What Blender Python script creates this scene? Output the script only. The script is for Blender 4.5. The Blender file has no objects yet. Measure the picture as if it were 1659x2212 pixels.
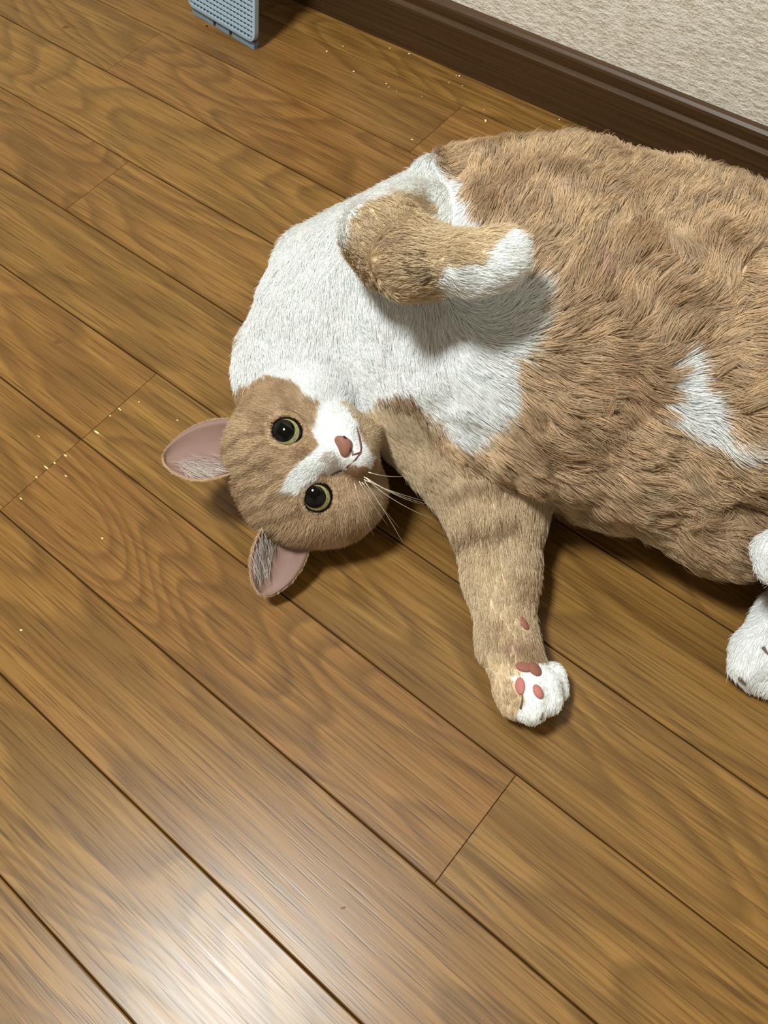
import bpy, bmesh, math, random
import numpy as np
from mathutils import Vector, Matrix, kdtree

# ------------------------------------------------------------------ camera
W_PX, H_PX, F_PX = 1659.0, 2212.0, 1989.88
CAM = np.array([0.0, 0.0, 0.5337])
ROT = np.array([[0.76509418, -0.52410538, 0.37409148],
                [0.63932808, 0.6875405, -0.34430753],
                [-0.07674961, 0.50259487, 0.86110852]])
scene = bpy.context.scene
col = scene.collection
cam_data = bpy.data.cameras.new('camera')
cam = bpy.data.objects.new('camera', cam_data)
col.objects.link(cam)
cam_data.sensor_fit = 'VERTICAL'
cam_data.sensor_height = 24.0
cam_data.lens = F_PX / H_PX * 24.0
cam_data.clip_start = 0.01
M4 = Matrix([list(ROT[i]) + [CAM[i]] for i in range(3)] + [[0, 0, 0, 1]])
cam.matrix_world = M4
scene.camera = cam

# ------------------------------------------------------------------ light
world = bpy.data.worlds.new('world')
scene.world = world
world.use_nodes = True
world.node_tree.nodes['Background'].inputs[0].default_value = (0.9, 0.95, 1.0, 1)
world.node_tree.nodes['Background'].inputs[1].default_value = 0.05
LAMP = (-0.57, -0.33, 2.30)
ld = bpy.data.lights.new('ceiling_lamp_light', 'AREA')
ld.shape = 'DISK'
ld.size = 0.38
ld.energy = 42.0
ld.color = (0.97, 1.0, 0.97)
lamp_light = bpy.data.objects.new('ceiling_lamp_light', ld)
lamp_light.location = LAMP
col.objects.link(lamp_light)
vs = scene.view_settings
vs.view_transform = 'Standard'
vs.look = 'None'
vs.exposure = 0.58
vs.gamma = 1.0
scene.cycles.max_bounces = 6
scene.cycles.diffuse_bounces = 3
scene.cycles.transmission_bounces = 4
vs.use_curve_mapping = False

rng = np.random.default_rng(7)
random.seed(7)
U = 0.07575                      # width of one floor strip


def lin(r, g, b):
    f = lambda c: (c / 255 / 12.92) if c / 255 <= 0.04045 else ((c / 255 + 0.055) / 1.055) ** 2.4
    return (f(r), f(g), f(b))


def lin4(r, g, b):
    return lin(r, g, b) + (1.0,)


def ray(px, py):
    return ROT @ np.array([(px - W_PX / 2) / F_PX, -(py - H_PX / 2) / F_PX, -1.0])


def P(px, py, z):
    """point at height z seen at photo pixel (px, py)"""
    d = ray(px, py)
    return CAM + d * ((z - CAM[2]) / d[2])


def to_px(X):
    c = (np.asarray(X) - CAM) @ ROT
    return np.stack([W_PX / 2 + F_PX * c[..., 0] / -c[..., 2], H_PX / 2 - F_PX * c[..., 1] / -c[..., 2]], -1)


# ------------------------------------------------------------------ helpers
def mesh_obj(name, verts, faces, mat=None, parent=None, smooth=False):
    me = bpy.data.meshes.new(name)
    me.from_pydata([tuple(map(float, v)) for v in verts], [], [tuple(map(int, f)) for f in faces])
    me.update()
    if smooth:
        me.polygons.foreach_set('use_smooth', [True] * len(me.polygons))
    o = bpy.data.objects.new(name, me)
    col.objects.link(o)
    if mat is not None:
        me.materials.append(mat)
    if parent is not None:
        o.parent = parent
    return o


def bm_obj(name, bm, mat=None, parent=None, smooth=False):
    me = bpy.data.meshes.new(name)
    bm.to_mesh(me)
    bm.free()
    if smooth:
        me.polygons.foreach_set('use_smooth', [True] * len(me.polygons))
    o = bpy.data.objects.new(name, me)
    col.objects.link(o)
    if mat is not None:
        me.materials.append(mat)
    if parent is not None:
        o.parent = parent
    return o


def box_bm(bm, x0, x1, y0, y1, z0, z1):
    r = bmesh.ops.create_cube(bm, size=1.0)
    for v in r['verts']:
        v.co = Vector((x0 + (v.co.x + .5) * (x1 - x0), y0 + (v.co.y + .5) * (y1 - y0), z0 + (v.co.z + .5) * (z1 - z0)))
    return r['verts']


def tag(o, label=None, cat=None, group=None, kind=None):
    if label: o['label'] = label
    if cat: o['category'] = cat
    if group: o['group'] = group
    if kind: o['kind'] = kind
    return o


class NT:
    """small wrapper for building node materials"""
    def __init__(self, name):
        self.m = bpy.data.materials.new(name)
        self.m.use_nodes = True
        self.t = self.m.node_tree
        self.b = self.t.nodes['Principled BSDF']

    def n(self, kind, **kw):
        node = self.t.nodes.new(kind)
        for k, v in kw.items():
            setattr(node, k, v)
        return node

    def link(self, a, b):
        self.t.links.new(a, b)

    def math(self, op, a, b=None, c=None):
        nd = self.n('ShaderNodeMath', operation=op)
        for i, v in enumerate((a, b, c)):
            if v is None: continue
            if isinstance(v, (int, float)): nd.inputs[i].default_value = v
            else: self.link(v, nd.inputs[i])
        return nd.outputs[0]

    def ramp(self, fac, stops):
        r = self.n('ShaderNodeValToRGB')
        e = r.color_ramp.elements
        while len(e) < len(stops): e.new(0.5)
        for el, (p, c) in zip(e, stops):
            el.position = p
            el.color = c if len(c) == 4 else tuple(c) + (1,)
        self.link(fac, r.inputs[0])
        return r.outputs[0]

    def mix(self, fac, a, b, blend='MIX'):
        m = self.n('ShaderNodeMix', data_type='RGBA', blend_type=blend)
        for idx, v in ((0, fac), (6, a), (7, b)):
            if isinstance(v, (int, float)): m.inputs[idx].default_value = v
            elif isinstance(v, tuple): m.inputs[idx].default_value = v
            else: self.link(v, m.inputs[idx])
        return m.outputs[2]

    def noise(self, vec, scale, detail=2.0, rough=0.5, dist=0.0):
        nd = self.n('ShaderNodeTexNoise')
        nd.inputs['Scale'].default_value = scale
        nd.inputs['Detail'].default_value = detail
        nd.inputs['Roughness'].default_value = rough
        nd.inputs['Distortion'].default_value = dist
        self.link(vec, nd.inputs['Vector'])
        return nd.outputs['Fac']

    def vmul(self, vec, xyz):
        nd = self.n('ShaderNodeVectorMath', operation='MULTIPLY')
        self.link(vec, nd.inputs[0])
        nd.inputs[1].default_value = xyz
        return nd.outputs[0]

    def bump(self, height, strength, dist):
        b = self.n('ShaderNodeBump')
        b.inputs['Strength'].default_value = strength
        b.inputs['Distance'].default_value = dist
        self.link(height, b.inputs['Height'])
        self.link(b.outputs[0], self.b.inputs['Normal'])


def plain(name, rgb, rough=0.5, spec=0.5, **kw):
    m = NT(name)
    m.b.inputs['Base Color'].default_value = lin4(*rgb)
    m.b.inputs['Roughness'].default_value = rough
    m.b.inputs['Specular IOR Level'].default_value = spec
    for k, v in kw.items():
        m.b.inputs[k.replace('_', ' ')].default_value = v
    # faint mottling so that the surface is not perfectly even
    tc = m.n('ShaderNodeTexCoord')
    nz = m.noise(tc.outputs['Object'], 160.0, 3)
    c = m.mix(nz, tuple(x * 0.9 for x in lin(*rgb)) + (1,), tuple(min(1, x * 1.08) for x in lin(*rgb)) + (1,))
    m.link(c, m.b.inputs['Base Color'])
    return m.m


# ------------------------------------------------------------------ materials of the room
def wood_floor_material():
    m = NT('oak_strip_floor')
    tc = m.n('ShaderNodeTexCoord')
    oi = m.n('ShaderNodeObjectInfo')
    rnd = oi.outputs['Random']
    off = m.n('ShaderNodeCombineXYZ')
    m.link(m.math('MULTIPLY', rnd, 37.0), off.inputs[0])
    m.link(m.math('MULTIPLY', rnd, 11.0), off.inputs[1])
    m.link(m.math('MULTIPLY', rnd, 5.0), off.inputs[2])
    add = m.n('ShaderNodeVectorMath', operation='ADD')
    m.link(tc.outputs['Object'], add.inputs[0])
    m.link(off.outputs[0], add.inputs[1])
    co = add.outputs[0]
    # growth rings: a slow field over the board, cut into bands
    field = m.noise(m.vmul(co, (3.2, 13.0, 1.0)), 1.0, 1.0, 0.4, 0.35)
    wob = m.noise(m.vmul(co, (14.0, 60.0, 1.0)), 1.0, 2.0)
    ringcount = m.math('ADD', m.math('MULTIPLY', m.math('FRACT', m.math('MULTIPLY', rnd, 7.31)), 16.0), 7.0)
    f2 = m.math('ADD', m.math('MULTIPLY', field, ringcount), m.math('MULTIPLY', wob, 0.55))
    saw = m.math('FRACT', f2)
    ring = m.ramp(saw, [(0.0, (0.15,) * 3), (0.35, (0.35,) * 3), (0.80, (1.0,) * 3), (0.92, (0.55,) * 3), (1.0, (0.15,) * 3)])
    # straight fine grain
    g1 = m.noise(m.vmul(co, (11.0, 520.0, 1.0)), 1.0, 2.0, 0.55)
    g2 = m.noise(m.vmul(co, (26.0, 820.0, 1.0)), 1.0, 1.0, 0.5)
    pores = m.ramp(g2, [(0.30, (1.0,) * 3), (0.44, (0.0,) * 3)])
    g3 = m.noise(m.vmul(co, (4.0, 130.0, 1.0)), 1.0, 3.0, 0.55)
    streak = m.ramp(g3, [(0.36, (0.0,) * 3), (0.62, (1.0,) * 3)])
    light = lin4(143, 104, 54)
    mid = lin4(125, 88, 43)
    dark = lin4(84, 57, 27)
    c = m.mix(streak, mid, light)
    c = m.mix(m.math('MULTIPLY', ring, 0.60), c, dark)
    c = m.mix(m.math('MULTIPLY', m.ramp(g1, [(0.36, (1,) * 3), (0.54, (0,) * 3)]), 0.45), c, dark)
    c = m.mix(m.math('MULTIPLY', pores, 0.55), c, lin4(64, 41, 18))
    # each strip has its own tone
    hsv = m.n('ShaderNodeHueSaturation')
    r2 = m.math('FRACT', m.math('MULTIPLY', rnd, 23.7))
    r3 = m.math('FRACT', m.math('MULTIPLY', rnd, 57.3))
    m.link(m.math('ADD', m.math('MULTIPLY', r2, 0.14), 0.93), hsv.inputs['Value'])
    m.link(m.math('ADD', m.math('MULTIPLY', r3, 0.008), 0.499), hsv.inputs['Hue'])
    hsv.inputs['Saturation'].default_value = 1.0
    m.link(c, hsv.inputs['Color'])
    m.link(hsv.outputs[0], m.b.inputs['Base Color'])
    rough = m.math('ADD', m.math('MULTIPLY', g1, 0.16), 0.22)
    m.link(rough, m.b.inputs['Roughness'])
    m.b.inputs['Specular IOR Level'].default_value = 0.26
    h = m.math('ADD', m.math('MULTIPLY', g1, 0.5), m.math('MULTIPLY', pores, -0.5))
    m.bump(h, 0.18, 0.0002)
    return m.m


def wallpaper_material():
    m = NT('woven_wallpaper')
    tc = m.n('ShaderNodeTexCoord')
    co = tc.outputs['Object']
    a = m.noise(m.vmul(co, (120.0, 1.0, 380.0)), 1.0, 1.0, 0.5)
    b = m.noise(m.vmul(co, (700.0, 1.0, 700.0)), 1.0, 1.0, 0.5)
    stain = m.noise(co, 9.0, 4.0, 0.6)
    h = m.math('ADD', m.math('MULTIPLY', a, 0.7), m.math('MULTIPLY', b, 0.5))
    c = m.ramp(h, [(0.42, lin(206, 197, 178)), (0.60, lin(230, 224, 211)), (0.75, lin(242, 238, 228))])
    spots = m.ramp(m.noise(m.vmul(co, (60, 1, 60)), 1.0, 4.0, 0.7), [(0.60, (0,) * 3), (0.78, (1,) * 3)])
    sm = m.math('MULTIPLY', spots, m.ramp(stain, [(0.45, (0,) * 3), (0.65, (1,) * 3)]))
    c = m.mix(m.math('MULTIPLY', sm, 0.55), c, lin4(150, 128, 84))
    m.link(c, m.b.inputs['Base Color'])
    m.b.inputs['Roughness'].default_value = 0.85
    m.b.inputs['Specular IOR Level'].default_value = 0.2
    m.bump(h, 0.8, 0.0012)
    return m.m


def baseboard_material():
    m = NT('dark_stained_wood')
    tc = m.n('ShaderNodeTexCoord')
    co = tc.outputs['Object']
    g = m.noise(m.vmul(co, (6.0, 300.0, 520.0)), 1.0, 3.0, 0.6)
    c = m.ramp(g, [(0.3, lin(56, 38, 20)), (0.7, lin(84, 60, 36))])
    m.link(c, m.b.inputs['Base Color'])
    m.b.inputs['Roughness'].default_value = 0.42
    m.b.inputs['Specular IOR Level'].default_value = 0.4
    m.bump(g, 0.2, 0.0004)
    return m.m


M_FLOOR = wood_floor_material()
M_WALL = wallpaper_material()
M_BASE = baseboard_material()
M_SUB = plain('dark_joint', (52, 34, 18), 0.9, 0.1)
M_PLASTER = plain('painted_plaster', (222, 216, 204), 0.9, 0.2)

# ------------------------------------------------------------------ room
Y_WALL = 0.6159 + 0.010           # wall plane; the skirting stands 10 mm proud
X0, X1, Y0, Z1 = -2.3, 1.5, -2.4, 2.4


def slab(name, x0, x1, y0, y1, z0, z1, mat):
    bm = bmesh.new()
    box_bm(bm, x0, x1, y0, y1, z0, z1)
    return tag(bm_obj(name, bm, mat), kind='structure')


floor = slab('floor', X0, X1, Y0, Y_WALL, -0.03, -0.0022, M_SUB)
slab('wall_back', X0, X1, Y_WALL, Y_WALL + 0.1, -0.03, Z1, M_WALL)
slab('wall_left', X0 - 0.1, X0, Y0, Y_WALL, -0.03, Z1, M_PLASTER)
slab('wall_right', X1, X1 + 0.1, Y0, Y_WALL, -0.03, Z1, M_PLASTER)
slab('wall_front', X0, X1, Y0 - 0.1, Y0, -0.03, Z1, M_PLASTER)
slab('ceiling', X0, X1, Y0, Y_WALL, Z1, Z1 + 0.05, M_PLASTER)

# skirting board: profile (y offset from the wall, z) swept along the wall
prof = [(0, 0), (-.0100, 0), (-.0100, .0425), (-.0086, .0442), (-.0074, .0446), (-.0070, .0452), (-.0074, .0530), (-.0066, .0555),
        (-.0045, .0574), (-.0020, .0580), (0, .0580)]
nv = len(prof)
vv = [(X0, Y_WALL + a, b) for a, b in prof] + [(X1, Y_WALL + a, b) for a, b in prof]
ff = [(i, (i + 1) % nv, (i + 1) % nv + nv, i + nv) for i in range(nv)] + [tuple(range(nv))[::-1], tuple(range(nv, 2 * nv))]
tag(mesh_obj('baseboard_back', vv, ff, M_BASE), kind='structure')

# floor strips: rows follow the seams of the photograph; butt joints where it shows them
SEAM0 = 7.670
joints = {-1: [-9.3, 1.9], 0: [-11.4, -5.894, 1.2], 1: [-10.097, -3.0], 2: [-14.1, -5.0, 2.6], 3: [-8.531, -2.2], 4: [-12.9, 1.6],
          5: [-11.6, -5.898, 2.1], 6: [-12.2, -5.902, -0.797], 7: [-8.2, 1.9], 8: [-9.5, 3.1], 9: [-6.9, -0.2], 10: [-9.1, -3.8],
          11: [-7.0, 0.3], 12: [-8.5, -2.5], 13: [-6.0, 1.2], 14: [-9.0, -1.2]}
GAP = 0.0009
plank_objs = []
for r in range(-1, 15):
    y1 = (SEAM0 - r) * U
    y0 = y1 - U
    if r == -1: y1 = Y_WALL
    xs = [-18.0 * U] + [j * U for j in joints[r]] + [7.0 * U]
    for a, b in zip(xs[:-1], xs[1:]):
        g = GAP * (0.75 + 0.5 * random.random())
        ge = 0.00007
        cx, cy = (a + b) / 2, (y0 + y1) / 2
        hx, hy = (b - a) / 2 - ge, (y1 - y0) / 2 - g * 0.5
        bv = 0.0007
        z = random.uniform(-0.00012, 0.00005)
        vs_ = []
        for (ix, iy, zz) in ((hx, hy, -0.004), (hx, hy, -bv), (hx - bv * .35, hy - bv, 0.0)):
            vs_ += [(-ix, -iy, zz), (ix, -iy, zz), (ix, iy, zz), (-ix, iy, zz)]
        fs = []
        for l in (0, 4):
            for k in range(4):
                fs.append((l + k, l + (k + 1) % 4, l + 4 + (k + 1) % 4, l + 4 + k))
        fs.append((8, 9, 10, 11))
        o = mesh_obj('plank', vs_, fs, M_FLOOR, floor)
        o.location = (cx, cy, z)
        plank_objs.append(o)
# the room beyond the strips near the camera
for (a, b, c, d) in ((X0, -18.0 * U, Y0, Y_WALL), (7.0 * U, X1, Y0, Y_WALL), (-18.0 * U, 7.0 * U, Y0, (SEAM0 - 15) * U)):
    bm = bmesh.new()
    box_bm(bm, a + .0005, b - .0005, c + .0005, d - .0005, -0.004, 0.0)
    bm_obj('plank', bm, M_FLOOR, floor)

# knots and chipped varnish in the strips
M_KNOT = plain('wood_knot', (98, 62, 22), 0.5, 0.4)
M_CHIP = plain('bare_wood_chip', (236, 208, 150), 0.6, 0.3)


def blob_disc(name, c, rx, ry, ang, mat, parent, h=0.00025, n=9):
    vs_, rr = [], [random.uniform(.75, 1.2) for _ in range(n)]
    for (s, z) in ((1.0, 0.0), (0.8, h)):
        for k in range(n):
            t = 2 * math.pi * k / n
            x, y = rx * s * rr[k] * math.cos(t), ry * s * rr[k] * math.sin(t)
            vs_.append((x * math.cos(ang) - y * math.sin(ang), x * math.sin(ang) + y * math.cos(ang), z))
    fs = [(k, (k + 1) % n, n + (k + 1) % n, n + k) for k in range(n)] + [tuple(range(n, 2 * n))]
    o = mesh_obj(name, vs_, fs, mat, parent)
    o.location = (float(c[0]), float(c[1]), float(c[2]))
    return o


for (px, py, a, b, t) in ((143, 58, .0042, .0028, .6), (125, 739, .0030, .0026, .3), (231, 54, .0016, .0012, 0), (742, 1961, .0015, .0007, .9)):
    blob_disc('knot', P(px, py, 0), a, b, t, M_KNOT, floor, 0.00012)
for (px, py, a, b, t) in ((259, 884, .0020, .0006, 0), (238, 898, .0009, .0008, 0), (209, 934, .0030, .0008, 0), (141, 984, .0018, .0006, 0), (100, 1010, .0028, .0006, 0),
                          (118, 1000, .0010, .0006, 0), (142, 1028, .0020, .0005, 0), (79, 1031, .0011, .0006, 0), (83, 942, .0020, .0004, 0), (45, 1077, .0014, .0005, 0),
                          (221, 1163, .0011, .0006, 0), (46, 1361, .0011, .0007, .4), (383, 908, .0014, .0004, 0), (300, 868, .0008, .0005, 0)):
    blob_disc('varnish_chip', P(px, py, 0), a, b, t, M_CHIP, floor, 0.0002, 6)

# ------------------------------------------------------------------ ceiling lamp
M_LAMP = NT('lit_diffuser')
M_LAMP.b.inputs['Base Color'].default_value = (0.9, 0.9, 0.88, 1)
M_LAMP.b.inputs['Emission Color'].default_value = (0.97, 1.0, 0.97, 1)
M_LAMP.b.inputs['Emission Strength'].default_value = 6.0
lamp = bpy.data.objects.new('ceiling_lamp', None)
lamp.location = (LAMP[0], LAMP[1], Z1)
col.objects.link(lamp)
tag(lamp, 'round white ceiling lamp with a glowing diffuser', 'lamp')
bm = bmesh.new()
bmesh.ops.create_cone(bm, cap_ends=True, segments=40, radius1=0.24, radius2=0.25, depth=0.04)
b_ = bm_obj('lamp_base', bm, M_PLASTER, lamp, True)
b_.location = (0, 0, -0.02)
bm = bmesh.new()
bmesh.ops.create_uvsphere(bm, u_segments=40, v_segments=16, radius=0.235)
for v in bm.verts: v.co.z *= 0.16
d_ = bm_obj('lamp_diffuser', bm, M_LAMP.m, lamp, True)
d_.location = (0, 0, -0.045)

# ------------------------------------------------------------------ pale blue grid panel leaning on the wall
M_PLAST = plain('pale_blue_plastic', (158, 178, 192), 0.45, 0.4)
M_PLAST2 = plain('grey_blue_plastic', (112, 130, 146), 0.5, 0.4)
panel = bpy.data.objects.new('grid_panel', None)
col.objects.link(panel)
pr = P(553, 113, 0)
pl = P(409, 27, 0)
wx = np.linalg.norm((pr - pl)[:2])
ang = math.atan2(pr[1] - pl[1], pr[0] - pl[0])
panel.location = (pl[0], pl[1], 0.0005)
panel.rotation_euler = (math.radians(-15.0), 0, ang)
tag(panel, 'pale blue plastic grid panel leaning on the wall above the skirting board', 'panel')
LEN = 0.338
BAND = 0.0072
bm = bmesh.new()      # lower band, set back below the rim
box_bm(bm, 0.004, wx * 0.36, 0.0010, 0.0060, 0.0, BAND)
box_bm(bm, wx * 0.40, wx * 0.60, 0.0010, 0.0060, 0.0, BAND)
box_bm(bm, wx * 0.64, wx - 0.004, 0.0010, 0.0060, 0.0, BAND)
box_bm(bm, 0.003, wx - 0.003, 0.0020, 0.0060, 0.004, BAND)
bm_obj('foot_band', bm, M_PLAST2, panel)
# rounded rim around the grille
bm = bmesh.new()
ro, ri = 0.009, 0.006
rim_w = 0.0028
def rrect(x0, x1, z0, z1, r, n=5):
    pts = []
    for (cx, cz, a0) in ((x1 - r, z0 + r, -90), (x1 - r, z1 - r, 0), (x0 + r, z1 - r, 90), (x0 + r, z0 + r, 180)):
        for k in range(n + 1):
            a = math.radians(a0 + 90 * k / n)
            pts.append((cx + r * math.cos(a), cz + r * math.sin(a)))
    return pts
o_ = rrect(0, wx, BAND, LEN, ro)
i_ = rrect(rim_w, wx - rim_w, BAND + rim_w, LEN - rim_w, ri)
n_ = len(o_)
vv = [(x, -0.0016, z) for x, z in o_] + [(x, -0.0022, z) for x, z in i_] + [(x, 0.0030, z) for x, z in o_] + [(x, 0.0030, z) for x, z in i_]
ff = []
for k in range(n_):
    j = (k + 1) % n_
    ff += [(k, j, n_ + j, n_ + k), (2 * n_ + j, 2 * n_ + k, 3 * n_ + k, 3 * n_ + j), (j, k, 2 * n_ + k, 2 * n_ + j), (n_ + k, n_ + j, 3 * n_ + j, 3 * n_ + k)]
mesh_obj('rim', vv, ff, M_PLAST, panel)
bm = bmesh.new()      # grille: upright and cross bars
nx_, nz_ = 19, 72
for k in range(1, nx_):
    x = rim_w + (wx - 2 * rim_w) * k / nx_
    box_bm(bm, x - .00085, x + .00085, -0.0008, 0.0020, BAND + rim_w - .001, LEN - rim_w + .001)
for k in range(1, nz_):
    z = BAND + rim_w + (LEN - BAND - 2 * rim_w) * k / nz_
    box_bm(bm, rim_w - .001, wx - rim_w + .001, -0.0018, 0.0020, z - .0011, z + .0011)
tag(bm_obj('grille', bm, M_PLAST, panel))
bm = bmesh.new()
box_bm(bm, rim_w, wx - rim_w, 0.0022, 0.0028, BAND + rim_w - .001, LEN - rim_w + .001)
bm_obj('backing', bm, plain('dark_blue_plastic', (62, 78, 92), .6, .3), panel)

# ------------------------------------------------------------------ crumbs on the floor
M_CRUMB = plain('pale_crumb', (228, 206, 170), 0.7, 0.3)
crumbs = [(706, 112, 1.3, .9), (741, 101, .9, .7), (842, 105, .9, .8), (884, 117, 1.3, .9), (764, 155, 1.2, .7), (834, 182, 1.1, .8), (840, 189, .6, .6), (912, 209, .6, .5),
          (992, 165, 1.2, 1.0), (986, 164, .7, .6), (970, 179, .8, .6), (999, 186, .9, .7), (1049, 262, 2.3, .9), (1208, 259, 1.0, .8), (890, 302, 1.5, .6), (857, 197, .6, .5), (1046, 237, .6, .5),
          (447, 57, 1.2, 1.0)]
near = {0: 'tiny pale crumb on the floor strips along the skirting board', 12: 'small oblong pale crumb on the floor above the orange fur of the cat',
        17: 'small dark speck on the floor at the foot of the blue grid panel'}
for i, (px, py, a, b) in enumerate(crumbs):
    bm = bmesh.new()
    bmesh.ops.create_icosphere(bm, subdivisions=1, radius=1.0)
    for v in bm.verts:
        k = random.uniform(.75, 1.2)
        v.co = Vector((v.co.x * a * .001 * k, v.co.y * b * .001 * k, (v.co.z * .5 + .5) * b * .0011))
    o = bm_obj('crumb', bm, M_CRUMB if i != 17 else M_SUB)
    p = P(px, py, 0)
    o.location = (p[0], p[1], 0.0)
    o.rotation_euler = (0, 0, -0.75 if i == 12 else random.uniform(-1, 1))
    if i in (12, 17): tag(o, near[i], 'crumb')
    else: tag(o, near[0], 'crumb', 'pale crumbs by the skirting board')

# ================================================================== THE CAT
def value_noise(X, scale, seed=0):
    """smooth 3-D value noise in 0..1"""
    q = X * scale
    i = np.floor(q).astype(np.int64)
    f = q - i
    f = f * f * (3 - 2 * f)
    def h(a, b, c):
        n = (a * 374761393 + b * 668265263 + c * 2147483647 + seed * 974711) & 0xffffffff
        n = ((n ^ (n >> 13)) * 1274126177) & 0xffffffff
        n = n ^ (n >> 16)
        return (n & 0xffff) / 65535.0
    out = 0
    for dx in (0, 1):
        for dy in (0, 1):
            for dz in (0, 1):
                w = (f[..., 0] if dx else 1 - f[..., 0]) * (f[..., 1] if dy else 1 - f[..., 1]) * (f[..., 2] if dz else 1 - f[..., 2])
                out = out + w * h(i[..., 0] + dx, i[..., 1] + dy, i[..., 2] + dz)
    return out


# head frame: X towards the lower eye, Y out of the face, Z to the crown
HC = P(655, 1003, 0.058)
cr, cu, cb = ROT[:, 0], ROT[:, 1], ROT[:, 2]
YH = CAM - HC
YH = YH / np.linalg.norm(YH)
ZH = -0.907 * cr - 0.42 * cu
ZH = ZH - YH * (ZH @ YH)
ZH /= np.linalg.norm(ZH)
XH = np.cross(YH, ZH)
if XH @ (0.42 * cr - 0.907 * cu) < 0: XH = -XH
HR = np.stack([XH, YH, ZH], 1)


def hp(x, y, z):
    return HC + HR @ np.array([x, y, z])


prims = []      # each: a, b, ra, rb, squash z, group, k


def cone(a, b, ra, rb, g, k=0.012, sq=1.0):
    prims.append((np.array(a, float), np.array(b, float), ra, rb, sq, g, k))


# torso
T = [(P(690, 815, .052), .048), (P(835, 668, .074), .074), (P(1000, 650, .086), .096), (P(1180, 682, .088), .109), (P(1420, 742, .088), .108), (P(1700, 920, .074), .086)]
for (a, ra), (b, rb) in zip(T[:-1], T[1:]):
    cone(a, b, ra, rb, 'torso', 0.02, 0.78)
cone(P(640, 778, .045), P(735, 635, .050), .040, .050, 'torso', 0.03, .9)          # shoulder on the floor side
cone(P(1285, 975, .042), P(1340, 985, .042), .042, .043, 'torso', 0.02, .9)        # flank towards the floor
# head
for sx in (-1, 1):
    cone(hp(sx * .027, .000, -.016), hp(sx * .030, -.010, -.010), .026, .026, 'head', 0.012)
    cone(hp(sx * .0078, .0330, -.0305), hp(sx * .014, .022, -.032), .0110, .0110, 'head', 0.006)
    cone(hp(sx * .012, .012, .014), hp(sx * .024, .006, .012), .016, .016, 'head', 0.010)
cone(hp(-.008, -.014, .003), hp(.008, -.014, .003), .044, .044, 'head', 0.012)
cone(hp(0, .019, .010), hp(0, .0385, -.0240), .0125, .0072, 'head', 0.007)
cone(hp(0, .026, -.041), hp(0, .010, -.036), .0090, .012, 'head', 0.008)
# near fore leg stretched on the floor
NL = [(P(925, 870, .065), .043), (P(1010, 985, .045), .034), (P(1072, 1095, .033), .0300), (P(1082, 1240, .026), .0212), (P(1096, 1390, .022), .0155), (P(1125, 1465, .021), .0165)]
for (a, ra), (b, rb) in zip(NL[:-1], NL[1:]):
    cone(a, b, ra, rb, 'near_leg', 0.010)
cone(P(1128, 1090, .028), P(1122, 1110, .026), .014, .012, 'near_leg', 0.010)      # elbow point
# toes of the near paw
for (x, y, z, r, x2, y2) in ((1108, 1488, .021, .0118, 1116, 1514), (1145, 1496, .028, .0100, 1147, 1530), (1174, 1480, .025, .0092, 1182, 1514), (1190, 1462, .015, .0088, 1198, 1490)):
    cone(P(x, y, z), P(x2, y2, z - .003), r, r * .92, 'near_leg', 0.0018)
# raised fore leg
RL = [(P(975, 485, .100), .028), (P(895, 476, .150), .0220), (P(832, 525, .182), .0205), (P(905, 556, .196), .0180), (P(1000, 568, .205), .0150), (P(1062, 566, .206), .0148)]
for (a, ra), (b, rb) in zip(RL[:-1], RL[1:]):
    cone(a, b, ra, rb, 'raised_leg', 0.012)
for (x, y, z, r, x2, y2) in ((1060, 530, .207, .0085, 1085, 520), (1080, 548, .211, .0090, 1116, 540), (1080, 574, .209, .0092, 1118, 568), (1066, 598, .203, .0085, 1098, 600)):
    cone(P(x, y, z), P(x2, y2, z - .002), r, r * .95, 'raised_leg', 0.0035)
# hind legs
cone(P(1495, 1005, .062), P(1590, 1062, .056), .047, .047, 'thigh', 0.003, .9)     # thigh on the floor side
cone(P(1590, 1062, .048), P(1760, 1130, .040), .043, .030, 'thigh', 0.012)
cone(P(1690, 755, .122), P(1700, 870, .116), .056, .054, 'thigh', 0.014)            # upper thigh
cone(P(1700, 860, .120), P(1820, 1010, .085), .050, .034, 'thigh', 0.014)
cone(P(1820, 1010, .095), P(1800, 1140, .085), .026, .018, 'hind_foot', 0.012)
cone(P(1800, 1140, .085), P(1700, 1195, .092), .017, .0150, 'hind_foot', 0.008)
cone(P(1690, 1190, .092), P(1678, 1228, .090), .0130, .0110, 'hind_foot', 0.005)
cone(P(1760, 1130, .040), P(1830, 1200, .032), .028, .019, 'hind_foot2', 0.012)
cone(P(1830, 1200, .032), P(1700, 1330, .022), .018, .0150, 'hind_foot2', 0.010)
cone(P(1700, 1330, .022), P(1652, 1410, .019), .0150, .0165, 'hind_foot2', 0.010)
for (x, y, x2, y2, z, r) in ((1618, 1400, 1612, 1440, .020, .0095), (1640, 1420, 1634, 1462, .014, .0090), (1668, 1425, 1664, 1470, .014, .0092), (1690, 1410, 1694, 1456, .020, .0090)):
    cone(P(x, y, z), P(x2, y2, z - .003), r, r, 'hind_foot2', 0.004)
# tail, mostly outside the picture
TL = [(P(1800, 760, .050), .028), (P(1960, 700, .030), .018), (P(2120, 760, .022), .015), (P(2250, 900, .018), .012)]
for (a, ra), (b, rb) in zip(TL[:-1], TL[1:]):
    cone(a, b, ra, rb, 'tail', 0.015)

EYES = [hp(-.0200, .0200, .0005), hp(.0200, .0200, .0005)]
EYE_R = 0.0116


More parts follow.
